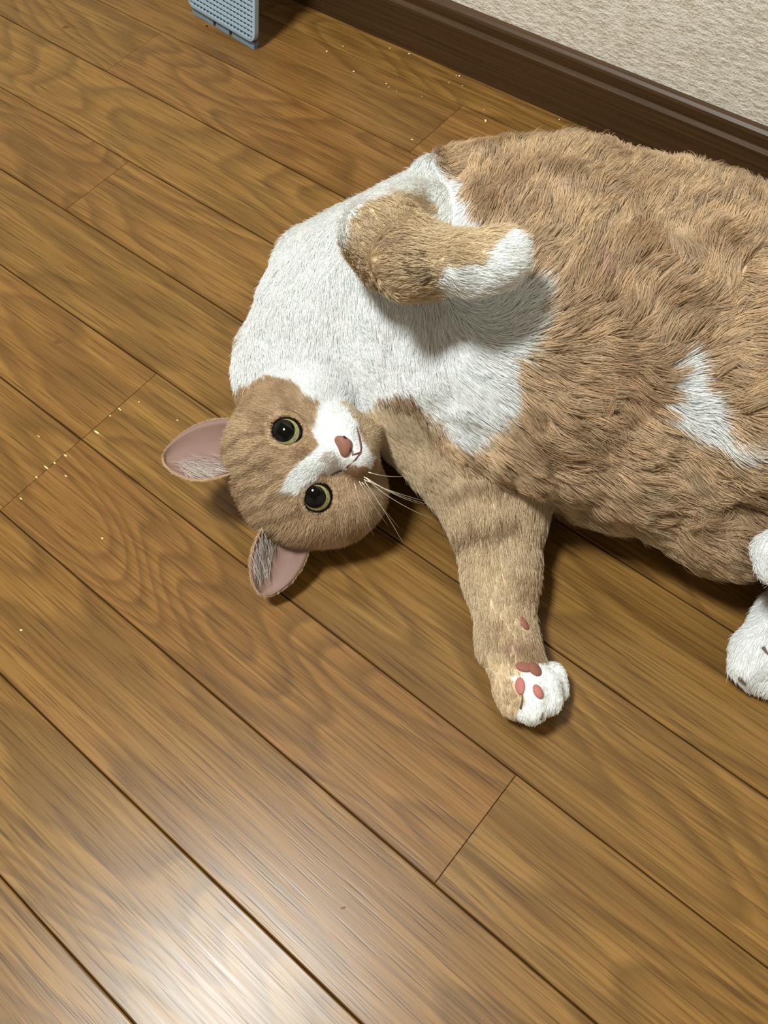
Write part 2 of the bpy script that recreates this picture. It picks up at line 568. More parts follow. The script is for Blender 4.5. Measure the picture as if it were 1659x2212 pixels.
def cone_sdf(X, pr):
    a, b, ra, rb, sq, g, k = pr
    s = np.array([1, 1, 1 / sq])
    p = (X - a) * s
    ba = (b - a) * s
    L2 = ba @ ba
    t = np.clip((p @ ba) / L2, 0, 1)
    d = np.sqrt(np.maximum(((p - t[..., None] * ba) ** 2).sum(-1), 1e-12)) - (ra + (rb - ra) * t)
    return d * (1 if sq == 1 else (0.5 + 0.5 * sq)), t


def smin(a, b, k):
    h = np.clip(0.5 + 0.5 * (b - a) / k, 0, 1)
    return b + (a - b) * h - k * h * (1 - h)


GROUPS = ['torso', 'head', 'near_leg', 'raised_leg', 'thigh', 'hind_foot', 'hind_foot2', 'tail']


def axis(lo, hi, zones, coarse):
    c = [lo]
    while c[-1] < hi:
        st = coarse
        for (a, b, s) in zones:
            if a <= c[-1] <= b: st = min(st, s)
        c.append(c[-1] + st)
    return np.array(c)


allp = np.array([q for p in prims for q in (p[0] - max(p[2], p[3]) - .006, p[0] + max(p[2], p[3]) + .006, p[1] - max(p[2], p[3]) - .006, p[1] + max(p[2], p[3]) + .006)])
lo, hi = allp.min(0), allp.max(0)
hlo, hhi = HC - .058, HC + .058
gx = axis(lo[0], hi[0], [(hlo[0], hhi[0], .0016)], .0032)
gy = axis(lo[1], hi[1], [(hlo[1], hhi[1], .0016)], .0032)
gz = axis(-.004, hi[2], [(0, hhi[2], .0018)], .0032)
D = np.full((len(gx), len(gy), len(gz)), 0.05, np.float32)
for pr in prims:
    rr = max(pr[2], pr[3]) + 0.035
    l_ = np.minimum(pr[0], pr[1]) - rr
    h_ = np.maximum(pr[0], pr[1]) + rr
    ix = slice(*np.searchsorted(gx, (l_[0], h_[0])))
    iy = slice(*np.searchsorted(gy, (l_[1], h_[1])))
    iz = slice(*np.searchsorted(gz, (l_[2], h_[2])))
    X = np.stack(np.meshgrid(gx[ix], gy[iy], gz[iz], indexing='ij'), -1)
    d, _ = cone_sdf(X, pr)
    D[ix, iy, iz] = smin(D[ix, iy, iz], d, pr[6])
# soft unevenness of a heavy belly, eye sockets, flat underside
Xall = np.stack(np.meshgrid(gx, gy, gz, indexing='ij'), -1)
band = np.abs(D) < 0.012
Xb = Xall[band]
amp = np.clip((np.linalg.norm(Xb - HC, axis=1) - .06) / .05, 0, 1) * np.clip((Xb[:, 2] - .02) / .04, 0, 1)
legm = to_px(Xb)
amp *= np.where((legm[:, 1] > 1060) & (legm[:, 0] < 1240), .15, 1.0)
D[band] += ((value_noise(Xb, 30.0, 3) - .5) * .0095 * amp + (value_noise(Xb, 75.0, 5) - .5) * .0045 * amp).astype(np.float32)
for e in EYES:
    de = np.linalg.norm(Xb - e, axis=1) - (EYE_R - .0004)
    D[band] = -smin(-D[band], de, .002)
D = np.maximum(D, (0.0015 - gz)[None, None, :].astype(np.float32))
del Xall


def surface_nets(D, gx, gy, gz):
    ins = D < 0
    nx, ny, nz = D.shape
    corners = [(i, j, k) for i in (0, 1) for j in (0, 1) for k in (0, 1)]
    cnt = sum(ins[i:nx - 1 + i, j:ny - 1 + j, k:nz - 1 + k].astype(np.int8) for i, j, k in corners)
    act = (cnt > 0) & (cnt < 8)
    ci = np.argwhere(act)
    idx = np.full(act.shape, -1, np.int64)
    idx[act] = np.arange(len(ci))
    cs = np.zeros((len(ci), 3)); cw = np.zeros(len(ci))
    G = (gx, gy, gz)
    for a in corners:
        for ax in range(3):
            if a[ax]: continue
            b = list(a); b[ax] = 1
            pa = ci + np.array(a); pb = ci + np.array(b)
            da = D[pa[:, 0], pa[:, 1], pa[:, 2]]; db = D[pb[:, 0], pb[:, 1], pb[:, 2]]
            m = (da < 0) != (db < 0)
            t = np.where(m, da / np.where(m, da - db, 1), 0)
            A = np.stack([G[q][pa[:, q]] for q in range(3)], 1)
            B = np.stack([G[q][pb[:, q]] for q in range(3)], 1)
            cs += np.where(m[:, None], A + (B - A) * t[:, None], 0)
            cw += m
    V = cs / cw[:, None]
    F = []
    for ax in range(3):
        o1, o2 = (ax + 1) % 3, (ax + 2) % 3
        sl = [slice(None)] * 3; sh = [slice(None)] * 3
        sl[ax] = slice(0, -1); sh[ax] = slice(1, None)
        m = ins[tuple(sl)] != ins[tuple(sh)]
        e = np.argwhere(m)
        e = e[(e[:, o1] > 0) & (e[:, o2] > 0) & (e[:, o1] < D.shape[o1] - 1) & (e[:, o2] < D.shape[o2] - 1)]
        flip = ins[e[:, 0], e[:, 1], e[:, 2]]
        def at(d1, d2):
            q = e.copy(); q[:, o1] += d1; q[:, o2] += d2
            return idx[q[:, 0], q[:, 1], q[:, 2]]
        quad = np.stack([at(-1, -1), at(0, -1), at(0, 0), at(-1, 0)], 1)
        quad[~flip] = quad[~flip][:, ::-1]
        F.append(quad)
    F = np.concatenate(F)
    return V, F[(F >= 0).all(1)]


V, Fq = surface_nets(D, gx, gy, gz)
# light relaxation removes grid stepping
acc = np.zeros_like(V); num = np.zeros(len(V))
for it in range(2):
    acc[:] = 0; num[:] = 0
    for k in range(4):
        a, b = Fq[:, k], Fq[:, (k + 1) % 4]
        np.add.at(acc, a, V[b]); np.add.at(num, a, 1)
        np.add.at(acc, b, V[a]); np.add.at(num, b, 1)
    V = V * .5 + .5 * acc / num[:, None]


def group_fields(X):
    gd = {g: np.full(len(X), 9.0) for g in GROUPS}
    direc = {g: np.zeros((len(X), 3)) for g in GROUPS}
    for pr in prims:
        d, t = cone_sdf(X, pr)
        ax_ = pr[1] - pr[0]
        ax_ = ax_ / np.linalg.norm(ax_)
        w = np.exp(-np.clip(d, -.05, .2) / .012)
        direc[pr[5]] += w[:, None] * ax_
        gd[pr[5]] = np.minimum(gd[pr[5]], d)
    gi = np.argmin(np.stack([gd[g] for g in GROUPS], 1), 1)
    dd = np.stack([direc[g] for g in GROUPS], 1)[np.arange(len(X)), gi]
    dd /= np.maximum(np.linalg.norm(dd, axis=1), 1e-9)[:, None]
    return gi, dd


def inside(pts, poly):
    poly = np.array(poly, float)
    x, y = pts[:, 0], pts[:, 1]
    r = np.zeros(len(pts), bool)
    j = len(poly) - 1
    for i in range(len(poly)):
        xi, yi = poly[i]; xj, yj = poly[j]
        c = ((yi > y) != (yj > y)) & (x < (xj - xi) * (y - yi) / (yj - yi + 1e-12) + xi)
        r ^= c
        j = i
    return r


TAN = np.array(lin(222, 197, 164)) * .97
TAN_D = np.array(lin(176, 144, 109)) * .97
CREAM = np.array(lin(230, 212, 180)) * .97
BROWN = np.array(lin(120, 92, 64)) * .97
WHITE = np.array(lin(246, 249, 248))
PINK = np.array(lin(214, 178, 158))

WHITE_CHEST = [(845, 345), (930, 325), (978, 400), (1008, 480), (1100, 560), (1165, 640), (1150, 735), (1108, 795), (1118, 880), (1060, 950), (1000, 972), (965, 940), (925, 900), (885, 850),
               (800, 872), (765, 900), (720, 880), (690, 878), (640, 832), (580, 812), (520, 830), (478, 880), (486, 800), (510, 720), (536, 650), (556, 590), (580, 550), (640, 462), (735, 395)]
WHITE_GROIN = [(1438, 795), (1470, 765), (1500, 770), (1528, 850), (1575, 925), (1630, 965), (1610, 985), (1540, 950), (1480, 930), (1425, 890)]
WHITE_FACE = [(690, 872), (745, 865), (772, 915), (785, 955), (812, 985), (800, 1012), (765, 1000), (735, 1022), (700, 1022), (672, 1048), (640, 1066), (604, 1062), (634, 1015), (668, 985), (692, 965), (676, 935), (690, 905)]
WHITE_PAW = [(1166, 1432), (1200, 1425), (1260, 1450), (1245, 1545), (1160, 1580), (1112, 1552), (1128, 1512), (1124, 1475), (1100, 1462), (1140, 1452)]
WHITE_RAISED = [(925, 612), (950, 580), (1000, 575), (1042, 580), (1052, 545), (1078, 512), (1100, 492), (1175, 530), (1160, 600), (1100, 660), (1000, 660), (955, 640)]


def coat(X, jit=0.0):
    """coat colour of the fur at points on the body, fur length factor"""
    gi, dd = group_fields(X)
    px = to_px(X)
    wob = np.stack([value_noise(X, 90., 11) - .5, value_noise(X, 90., 12) - .5], 1) * 26 + np.stack([value_noise(X, 300., 13) - .5, value_noise(X, 300., 14) - .5], 1) * 16
    q = px + wob + (rng.normal(0, 1, px.shape) * jit if jit else 0.0)
    n = len(X)
    c = np.tile(TAN, (n, 1))
    # tabby mottling
    mot = value_noise(X * np.array([1.0, 1.6, 1.0]), 34., 21) * .6 + value_noise(X, 90., 22) * .4
    m = np.clip((mot - .42) / .28, 0, 1)[:, None]
    c = c * (1 - .75 * m) + TAN_D * .75 * m
    def put(mask, colour, amt=1.0):
        c[mask] = c[mask] * (1 - amt) + colour * amt
    up = X[:, 2] > 0.012
    is_t = gi == 0
    is_h = gi == 1
    th = is_t | is_h | ((gi == 4))
    leg = gi == 2
    rl = gi == 3
    sh = leg & (q[:, 1] < 985)
    nh = ((px[:, 0] < 800) & (px[:, 1] > 740))[:, None]
    qc = np.where(nh, px + (q - px) * .4, q)
    put((is_t | is_h | sh) & inside(qc, WHITE_CHEST), WHITE)
    put(th & inside(q, WHITE_GROIN), WHITE)
    # dark ticked patch at the throat
    thr = (is_t | leg) & inside(q, [(830, 868), (885, 850), (925, 905), (900, 960), (858, 930)])
    put(thr, BROWN, .55)
    # near leg: cream inside, two brown bars
    put(leg & ~inside(q, WHITE_CHEST), CREAM, .55)
    put(leg & inside(q, [(1000, 1190), (1125, 1170), (1118, 1300), (1080, 1330), (1090, 1420), (1040, 1420), (1010, 1300)]), CREAM, .6)
    put(leg & inside(q, [(950, 1052), (1040, 1030), (1110, 1040), (1110, 1062), (1030, 1062), (960, 1078)]), TAN_D * .8, .7)
    put(leg & inside(q, [(968, 1150), (1040, 1130), (1120, 1118), (1110, 1142), (1050, 1160), (980, 1182)]), TAN_D * .75, .75)
    put(leg & inside(q, [(1100, 1240), (1165, 1230), (1165, 1300), (1115, 1300)]), TAN_D, .35)
    put(leg & inside(q, [(1050, 1330), (1085, 1330), (1105, 1400), (1085, 1420), (1055, 1400)]), TAN_D, .35)
    put(leg & inside(q, [(1100, 1380), (1165, 1370), (1170, 1430), (1110, 1445)]), TAN_D, .6)
    put(leg & inside(q, [(1075, 1480), (1110, 1470), (1120, 1530), (1090, 1530)]), TAN_D, .3)
    put(leg & inside(px + wob * .5, [(1080, 1385), (1110, 1378), (1118, 1405), (1092, 1418)]), PINK * .8, .6)
    put(leg & inside(px + wob * .5, WHITE_PAW), WHITE)
    # raised leg
    put(rl, CREAM, .75)
    put(rl & ~inside(q, [(735, 560), (750, 490), (790, 440), (850, 412), (915, 420), (955, 485), (1200, 470), (1200, 700), (760, 680)]), WHITE, .9)
    put(rl & inside(q, [(800, 470), (850, 450), (870, 520), (820, 560)]), TAN_D, .25)
    put(rl & inside(px + wob * .5, WHITE_RAISED), WHITE)
    for (x0, y0, x1, y1) in ((868, 548, 874, 596), (886, 538, 893, 615), (902, 535, 910, 622)):  # wrinkles: shade of the creases painted into the coat as dark lines
        t = np.clip((px[:, 1] - y0) / (y1 - y0), 0, 1)
        put(rl & (np.abs(px[:, 0] - (x0 + (x1 - x0) * t)) < 3.2) & (px[:, 1] > y0) & (px[:, 1] < y1), BROWN * .8, .9)
    # hind feet
    put((gi == 5) | (gi == 6), WHITE)
    put((gi == 6) & inside(q, [(1640, 1255), (1700, 1240), (1700, 1310), (1655, 1300)]), TAN_D, .4)
    # face
    L = (X - HC) @ HR
    face = is_h & (L[:, 1] > -.02)
    put(face & inside(px + wob * .35, WHITE_FACE), WHITE)
    put(is_h & inside(px + wob * .4, [(735, 868), (800, 872), (835, 930), (830, 985), (800, 985), (785, 940), (768, 905)]), CREAM * .92, .8)
    put(is_h & inside(px + wob * .3, [(700, 975), (722, 972), (735, 990), (728, 1003), (692, 998)]), TAN_D * .9, .4)
    ex = [np.linalg.norm(X - e, axis=1) for e in EYES]
    de = np.minimum(*ex)
    ring = is_h & (de < .0156)
    put(ring, TAN_D * .75, .5)
    put(is_h & (de < EYE_R + .0009), np.array(lin(46, 34, 24)), .92)
    put(is_h & inside(q, [(605, 868), (650, 848), (694, 878), (690, 930), (664, 912), (630, 905)]), TAN_D * .85, .45)
    put(is_h & inside(px, [(640, 968), (660, 966), (682, 976), (672, 984), (640, 990)]), np.array(lin(130, 98, 86)), .4)
    # forehead tabby lines running to the crown
    fl = is_h & (L[:, 2] > .012) & (np.abs(L[:, 0]) < .032) & (L[:, 1] > -.02)
    ln = np.sin(L[:, 0] * 620 + (value_noise(X, 120., 31) - .5) * 4.5)
    put(fl & (ln > .35), TAN_D * .72, .5)
    ck = is_h & (L[:, 2] < -.002) & (np.abs(L[:, 0]) > .030) & (c.min(1) < .6)
    ln2 = np.sin((L[:, 2] - L[:, 0] * .3) * 420 + (value_noise(X, 100., 33) - .5) * 3)
    put(ck & (ln2 > .5), TAN_D * .85, .35)
    # nipple spot on the belly
    sp = is_t & inside(q, [(1285, 590), (1308, 560), (1318, 575), (1305, 640), (1285, 650)])
    put(sp, PINK * .9, .7)
    return c, gi, dd, px, L, de


colV, giV, ddV, pxV, LV, deV = coat(V)

# materials of the cat
def skin_material():
    m = NT('cat_coat_skin')
    at = m.n('ShaderNodeVertexColor')
    at.layer_name = 'coat'
    tc = m.n('ShaderNodeTexCoord')
    nz = m.noise(tc.outputs['Object'], 900., 2)
    c = m.mix(nz, at.outputs[0], (0.5, 0.45, 0.4, 1), 'MULTIPLY')
    m.link(m.mix(0.25, at.outputs[0], c), m.b.inputs['Base Color'])
    m.b.inputs['Roughness'].default_value = 0.8
    m.b.inputs['Specular IOR Level'].default_value = 0.1
    return m.m


def fur_material():
    m = NT('cat_fur')
    at = m.n('ShaderNodeAttribute')
    at.attribute_name = 'fur_color'
    m.link(at.outputs['Color'], m.b.inputs['Base Color'])
    m.b.inputs['Roughness'].default_value = 0.6
    m.b.inputs['Specular IOR Level'].default_value = 0.2
    tr = m.n('ShaderNodeBsdfTranslucent')
    m.link(at.outputs['Color'], tr.inputs[0])
    mx = m.n('ShaderNodeMixShader')
    mx.inputs[0].default_value = 0.32
    m.link(m.b.outputs[0], mx.inputs[1])
    m.link(tr.outputs[0], mx.inputs[2])
    m.link(mx.outputs[0], m.t.nodes['Material Output'].inputs['Surface'])
    return m.m


M_SKIN = skin_material()
M_FUR = fur_material()

cat = bpy.data.objects.new('cat', None)
cat.location = (float(HC[0]), float(HC[1]), 0)
col.objects.link(cat)
tag(cat, 'cream orange and white cat lying on the wooden floor with one foreleg raised', 'cat')
cat_inv = Matrix.Translation(Vector((-float(HC[0]), -float(HC[1]), 0)))


def cat_part(o, parent=None):
    """parent a mesh made in world coordinates to the cat"""
    o.parent = parent or cat
    if parent is None: o.matrix_parent_inverse = cat_inv
    return o


body = mesh_obj('body', V, Fq, M_SKIN, None, True)
ca = body.data.color_attributes.new('coat', 'FLOAT_COLOR', 'POINT')
ca.data.foreach_set('color', np.concatenate([colV, np.ones((len(V), 1))], 1).astype(np.float32).ravel())
cat_part(body)

# ---------------------------------------------------------------- ears
M_EAR_IN = plain('ear_inner_skin', (136, 108, 98), 0.6, 0.25)
M_EAR_OUT = plain('ear_back', (196, 160, 122), 0.8, 0.2)
ear_tris = []


def make_ear(b1, b2, tip, cup, mid_bulge):
    """cupped ear between two base points and a tip; concave side towards the viewer"""
    b1, b2, tip = map(np.array, (b1, b2, tip))
    bc = (b1 + b2) / 2
    wv = (b2 - b1) / 2
    up = tip - bc
    nrm = np.cross(wv, up)
    nrm /= np.linalg.norm(nrm)
    if nrm @ (CAM - bc) < 0: nrm = -nrm
    ns, nt = 17, 15
    front, back = [], []
    for j in range(nt):
        t = 1 - (1 - j / (nt - 1)) ** 1.7
        w = (1 - t ** 2.4) ** 0.55 if t < 1 else 0.0
        w = max(w, 0.02)
        for i in range(ns):
            s = -1 + 2 * i / (ns - 1)
            p = bc + wv * (s * w * (1 + mid_bulge * math.sin(math.pi * t))) + up * t - nrm * cup * (1 - s * s) * (1 - .75 * t) * w ** .5
            p = p + nrm * 0.002 * abs(s) ** 3
            th = .0008 + .0010 * (1 - s * s) * (1 - t)
            front.append(p)
            back.append(p - nrm * (th + .0006))
    n = ns * nt
    vs_ = front + back
    fs, mi = [], []
    for j in range(nt - 1):
        for i in range(ns - 1):
            a = j * ns + i
            fs.append((a, a + 1, a + ns + 1, a + ns)); mi.append(0)
            fs.append((n + a + 1, n + a, n + a + ns, n + a + ns + 1)); mi.append(1)
    for j in range(nt - 1):
        for i in (0, ns - 1):
            a = j * ns + i
            f = (a, a + ns, n + a + ns, n + a) if i == 0 else (a + ns, a, n + a, n + a + ns)
            fs.append(f); mi.append(1)
    for i in range(ns - 1):
        a = (nt - 1) * ns + i
        fs.append((a, a + 1, n + a + 1, n + a)); mi.append(1)
    o = mesh_obj('ear', vs_, fs, M_EAR_IN, None, True)
    o.data.materials.append(M_EAR_OUT)
    # front normals must face the viewer
    fn = np.cross(vs_[1] - vs_[0], vs_[ns] - vs_[0])
    if fn @ nrm < 0: o.data.flip_normals()
    o.data.polygons.foreach_set('material_index', mi)
    cat_part(o)
    return front, back, ns, nt, nrm


EAR_A = make_ear(P(505, 908, .068), P(502, 1024, .066), P(354, 990, .062), .014, .16)
EAR_B = make_ear(P(566, 1140, .046), P(668, 1172, .030), P(568, 1284, .016), .011, .12)

# ---------------------------------------------------------------- eyes
M_EYE = plain('eye_dark_rim', (20, 15, 11), 0.15, 0.3)
M_PUPIL = plain('pupil', (4, 3, 3), 0.03, 0.3)


def iris_mat():
    m = NT('olive_iris')
    tc = m.n('ShaderNodeTexCoord')
    nz = m.noise(tc.outputs['Object'], 700., 3)
    m.link(m.ramp(nz, [(.3, lin(116, 112, 70)), (.7, lin(162, 160, 112))]), m.b.inputs['Base Color'])
    m.b.inputs['Roughness'].default_value = .06
    m.b.inputs['Specular IOR Level'].default_value = .4
    return m.m


M_IRIS = iris_mat()


def cap(name, c, r, direction, half_angle, mat, parent, rings=8, seg=36):
    d = direction / np.linalg.norm(direction)
    a = np.cross(d, ZH); a /= np.linalg.norm(a)
    b = np.cross(d, a)
    vs_ = [c + d * r]
    for i in range(1, rings + 1):
        t = half_angle * i / rings
        for k in range(seg):
            p = 2 * math.pi * k / seg
            vs_.append(c + r * (math.cos(t) * d + math.sin(t) * (math.cos(p) * a + math.sin(p) * b)))
    fs = [(0, 1 + k, 1 + (k + 1) % seg) for k in range(seg)]
    for i in range(rings - 1):
        for k in range(seg):
            fs.append((1 + i * seg + k, 1 + (i + 1) * seg + k, 1 + (i + 1) * seg + (k + 1) % seg, 1 + i * seg + (k + 1) % seg))
    o = mesh_obj(name, vs_, fs, mat, None, True)
    n0 = np.cross(vs_[1] - vs_[0], vs_[2] - vs_[0])
    if n0 @ d < 0: o.data.flip_normals()
    return cat_part(o, parent)


for e, sx in zip(EYES, (-1, 1)):
    bm = bmesh.new()
    bmesh.ops.create_uvsphere(bm, u_segments=36, v_segments=24, radius=EYE_R)
    bmesh.ops.translate(bm, verts=bm.verts, vec=Vector(e.tolist()))
    eye = cat_part(bm_obj('eye', bm, M_EYE, None, True))
    gaze = YH + XH * (sx * .16) + ZH * .06
    cap('iris', e, EYE_R + .00022, gaze, 0.72, M_IRIS, eye)
    cap('pupil', e, EYE_R + .00042, gaze + ZH * .10 - XH * .13, 0.60, M_PUPIL, eye)

# ---------------------------------------------------------------- nose, mouth, whiskers
def tube(name, pts, radii, mat, parent=None, seg=6):
    pts = np.array(pts, float)
    vs_, fs = [], []
    n = len(pts)
    for i in range(n):
        t = pts[min(i + 1, n - 1)] - pts[max(i - 1, 0)]
        t /= np.linalg.norm(t)
        a = np.cross(t, np.array([0.31, 0.17, 0.93])); a /= np.linalg.norm(a)
        b = np.cross(t, a)
        for k in range(seg):
            p = 2 * math.pi * k / seg
            vs_.append(pts[i] + radii[i] * (math.cos(p) * a + math.sin(p) * b))
    for i in range(n - 1):
        for k in range(seg):
            fs.append((i * seg + k, i * seg + (k + 1) % seg, (i + 1) * seg + (k + 1) % seg, (i + 1) * seg + k))
    fs.append(tuple(range(seg))[::-1]); fs.append(tuple(range((n - 1) * seg, n * seg)))
    return cat_part(mesh_obj(name, vs_, fs, mat, None, True), parent)


def bez(p0, p1, p2, n=10):
    t = np.linspace(0, 1, n)[:, None]
    return (1 - t) ** 2 * p0 + 2 * t * (1 - t) * p1 + t * t * p2


M_NOSE = plain('nose_leather', (142, 98, 86), 0.6, 0.25)
M_DARK = plain('mouth_line', (112, 70, 60), 0.7, 0.1)
M_NOSTRIL = plain('nostril', (70, 38, 34), 0.7, 0.1)
bm = bmesh.new()
bmesh.ops.create_uvsphere(bm, u_segments=24, v_segments=16, radius=1.0)
for v in bm.verts:
    x, y, z = v.co
    wz = 1.0 + 0.35 * z                  # wider at the top: a rounded triangle
    L_ = hp(x * .0063 * wz, .0452 + y * .0030 - max(0, z) * .0022, -.0258 + z * .0050)
    v.co = Vector(L_.tolist())
nose = cat_part(bm_obj('nose', bm, M_NOSE, None, True))
for sx in (-1, 1):
    bm = bmesh.new()
    bmesh.ops.create_uvsphere(bm, u_segments=12, v_segments=8, radius=1.0)
    for v in bm.verts:
        v.co = Vector(hp(sx * .0040 + v.co.x * .0012, .0468 + v.co.y * .0010, -.0282 + v.co.z * .0007 + sx * v.co.x * .0004).tolist())
    cat_part(bm_obj('nostril', bm, M_NOSTRIL, None, True), nose)
MOUTH = [[(770, 921), (776, 945), (780, 966), (779, 978), (768, 992), (752, 1006), (738, 1016), (715, 1026)], [(760, 983), (770, 980), (779, 977)]]
M_WHISK = plain('whisker', (236, 228, 208), 0.4, 0.5)
W0 = hp(.014, .035, -.028)
for (x0, y0, x1, y1, x2, y2, z2) in ((805, 1042, 850, 1072, 935, 1092, .030), (808, 1046, 850, 1090, 945, 1125, .024), (802, 1050, 830, 1100, 875, 1180, .020), (796, 1052, 820, 1090, 862, 1140, .022),
                                 (780, 1055, 782, 1110, 808, 1158, .030), (800, 1046, 850, 1066, 925, 1084, .034), (810, 1030, 840, 1034, 880, 1028, .050), (800, 1040, 860, 1078, 915, 1090, .038), (790, 1050, 806, 1092, 838, 1136, .034)):
    L0 = hp(.013 + random.uniform(-.004, .004), .034, -.029 + random.uniform(-.003, .003))
    z0 = L0[2]
    # start on the whisker pad, bend away towards the floor
    tube('whisker', bez(P(x0 - 14, y0 - 10, z0), P(x1, y1, (z0 + z2) / 2 + .006), P(x2, y2, z2), 12), np.linspace(.00032, .00008, 12), M_WHISK, None, 4)
for (a, b, c) in ((hp(-.012, .034, -.028), hp(-.030, .044, -.040), hp(-.052, .040, -.046)), (hp(-.012, .034, -.026), hp(-.032, .046, -.034), hp(-.058, .042, -.034)), (hp(-.012, .034, -.030), hp(-.026, .042, -.046), hp(-.042, .038, -.058))):
    tube('whisker', bez(a, b, c, 12), np.linspace(.00022, .00006, 12), M_WHISK, None, 4)

# ---------------------------------------------------------------- paw pads and claws
M_PAD = plain('pink_paw_pad', (182, 116, 108), 0.7, 0.2)
M_PAD2 = plain('brown_paw_pad', (142, 92, 80), 0.7, 0.2)
M_CLAW = plain('dark_claw_groove', (104, 90, 78), 0.5, 0.3)
bvh = None
from mathutils.bvhtree import BVHTree
bvh = BVHTree.FromPolygons([tuple(v) for v in V], [tuple(map(int, f)) for f in Fq])


def on_body(px, py):
    d = ray(px, py)
    loc, n, i, dist = bvh.ray_cast(Vector(CAM), Vector(d / np.linalg.norm(d)))
    return (np.array(loc), np.array(n)) if loc is not None else (None, None)


PADS = []


def pad(px, py, ra, rb, ang, h, mat, name='paw_pad'):
    c, n = on_body(px, py)
    if c is None: return
    d2 = ROT @ np.array([math.cos(ang), -math.sin(ang), 0])
    a = d2 - n * (d2 @ n); a /= np.linalg.norm(a)
    b = np.cross(n, a)
    bm = bmesh.new()
    bmesh.ops.create_uvsphere(bm, u_segments=20, v_segments=12, radius=1.0)
    for v in bm.verts:
        v.co = Vector((c + n * (.0001) + a * v.co.x * ra + b * v.co.y * rb + n * v.co.z * h).tolist())
    cat_part(bm_obj(name, bm, mat, None, True))
    PADS.append((c, max(ra, rb)))


for path in MOUTH:
    ps = []
    for (x, y) in path:
        c, n = on_body(x, y)
        if c is not None: ps.append(c + n * .0002)
    tube('mouth', ps, [.0003] + [.0006] * (len(ps) - 2) + [.0003], M_DARK)
pad(1124, 1482, .0050, .0030, 1.25, .0018, M_PAD)
pad(1162, 1494, .0042, .0027, 1.15, .0018, M_PAD)
pad(1132, 1441, .0048, .0030, .25, .0014, M_PAD2)
pad(1155, 1446, .0048, .0036, .9, .0019, M_PAD2)
pad(1131, 1346, .0046, .0024, 1.2, .0016, M_PAD2)
for (x0, y0, x1, y1) in ((1131, 1500, 1127, 1530), (1170, 1538, 1166, 1552)):
    ps = []
    for t in np.linspace(0, 1, 6):
        c, n = on_body(x0 + (x1 - x0) * t, y0 + (y1 - y0) * t)
        if c is not None: ps.append(c + n * .0012)
    if len(ps) > 2: tube('claw', ps, np.linspace(.0003, .0007, len(ps)), M_CLAW)
for (x0, y0, x1, y1) in ((1600, 1462, 1612, 1474), (1648, 1398, 1658, 1412)):
    ps = []
    for t in np.linspace(0, 1, 6):
        c, n = on_body(x0 + (x1 - x0) * t, y0 + (y1 - y0) * t)
        if c is not None: ps.append(c + n * .0016)
    if len(ps) > 2: tube('claw', ps, np.linspace(.0012, .0005, len(ps)), M_CLAW)

# ---------------------------------------------------------------- fur
tri = np.concatenate([Fq[:, [0, 1, 2]], Fq[:, [0, 2, 3]]])
A, B, C_ = V[tri[:, 0]], V[tri[:, 1]], V[tri[:, 2]]
cr_ = np.cross(B - A, C_ - A)
ar = np.linalg.norm(cr_, axis=1) * .5
vn = np.zeros_like(V)
for k in range(3): np.add.at(vn, tri[:, k], cr_)
vn /= np.maximum(np.linalg.norm(vn, axis=1), 1e-12)[:, None]
tc_ = (A + B + C_) / 3
near_head = np.linalg.norm(tc_ - HC, axis=1) < .075
seen = np.einsum('ij,ij->i', cr_ / np.maximum(2 * ar, 1e-12)[:, None], (CAM - tc_) / np.linalg.norm(CAM - tc_, axis=1)[:, None])
dens = np.where(seen > -.25, 1.0, .25) * np.where(near_head, 3.0, 1.0) * np.where(tc_[:, 2] < .004, 0.0, 1.0)
dens *= np.where(to_px(tc_)[:, 0] > 1760, .35, 1.0)


def sample(n):
    w = ar * dens
    f = rng.choice(len(tri), n, p=w / w.sum())
    r1, r2 = np.sqrt(rng.random(n)), rng.random(n)
    a, b, c = 1 - r1, r1 * (1 - r2), r1 * r2
    i = tri[f]
    p = a[:, None] * V[i[:, 0]] + b[:, None] * V[i[:, 1]] + c[:, None] * V[i[:, 2]]
    nn = a[:, None] * vn[i[:, 0]] + b[:, None] * vn[i[:, 1]] + c[:, None] * vn[i[:, 2]]
    return p, nn / np.linalg.norm(nn, axis=1)[:, None]


NOSE = hp(0, .046, -.026)
img_down = -cu - cb * ((-cu)[2] / cb[2]) if abs(cb[2]) > .1 else -cu
img_down /= np.linalg.norm(img_down)
img_right = cr - cb * (cr[2] / cb[2])
img_right /= np.linalg.norm(img_right)
NS = 5


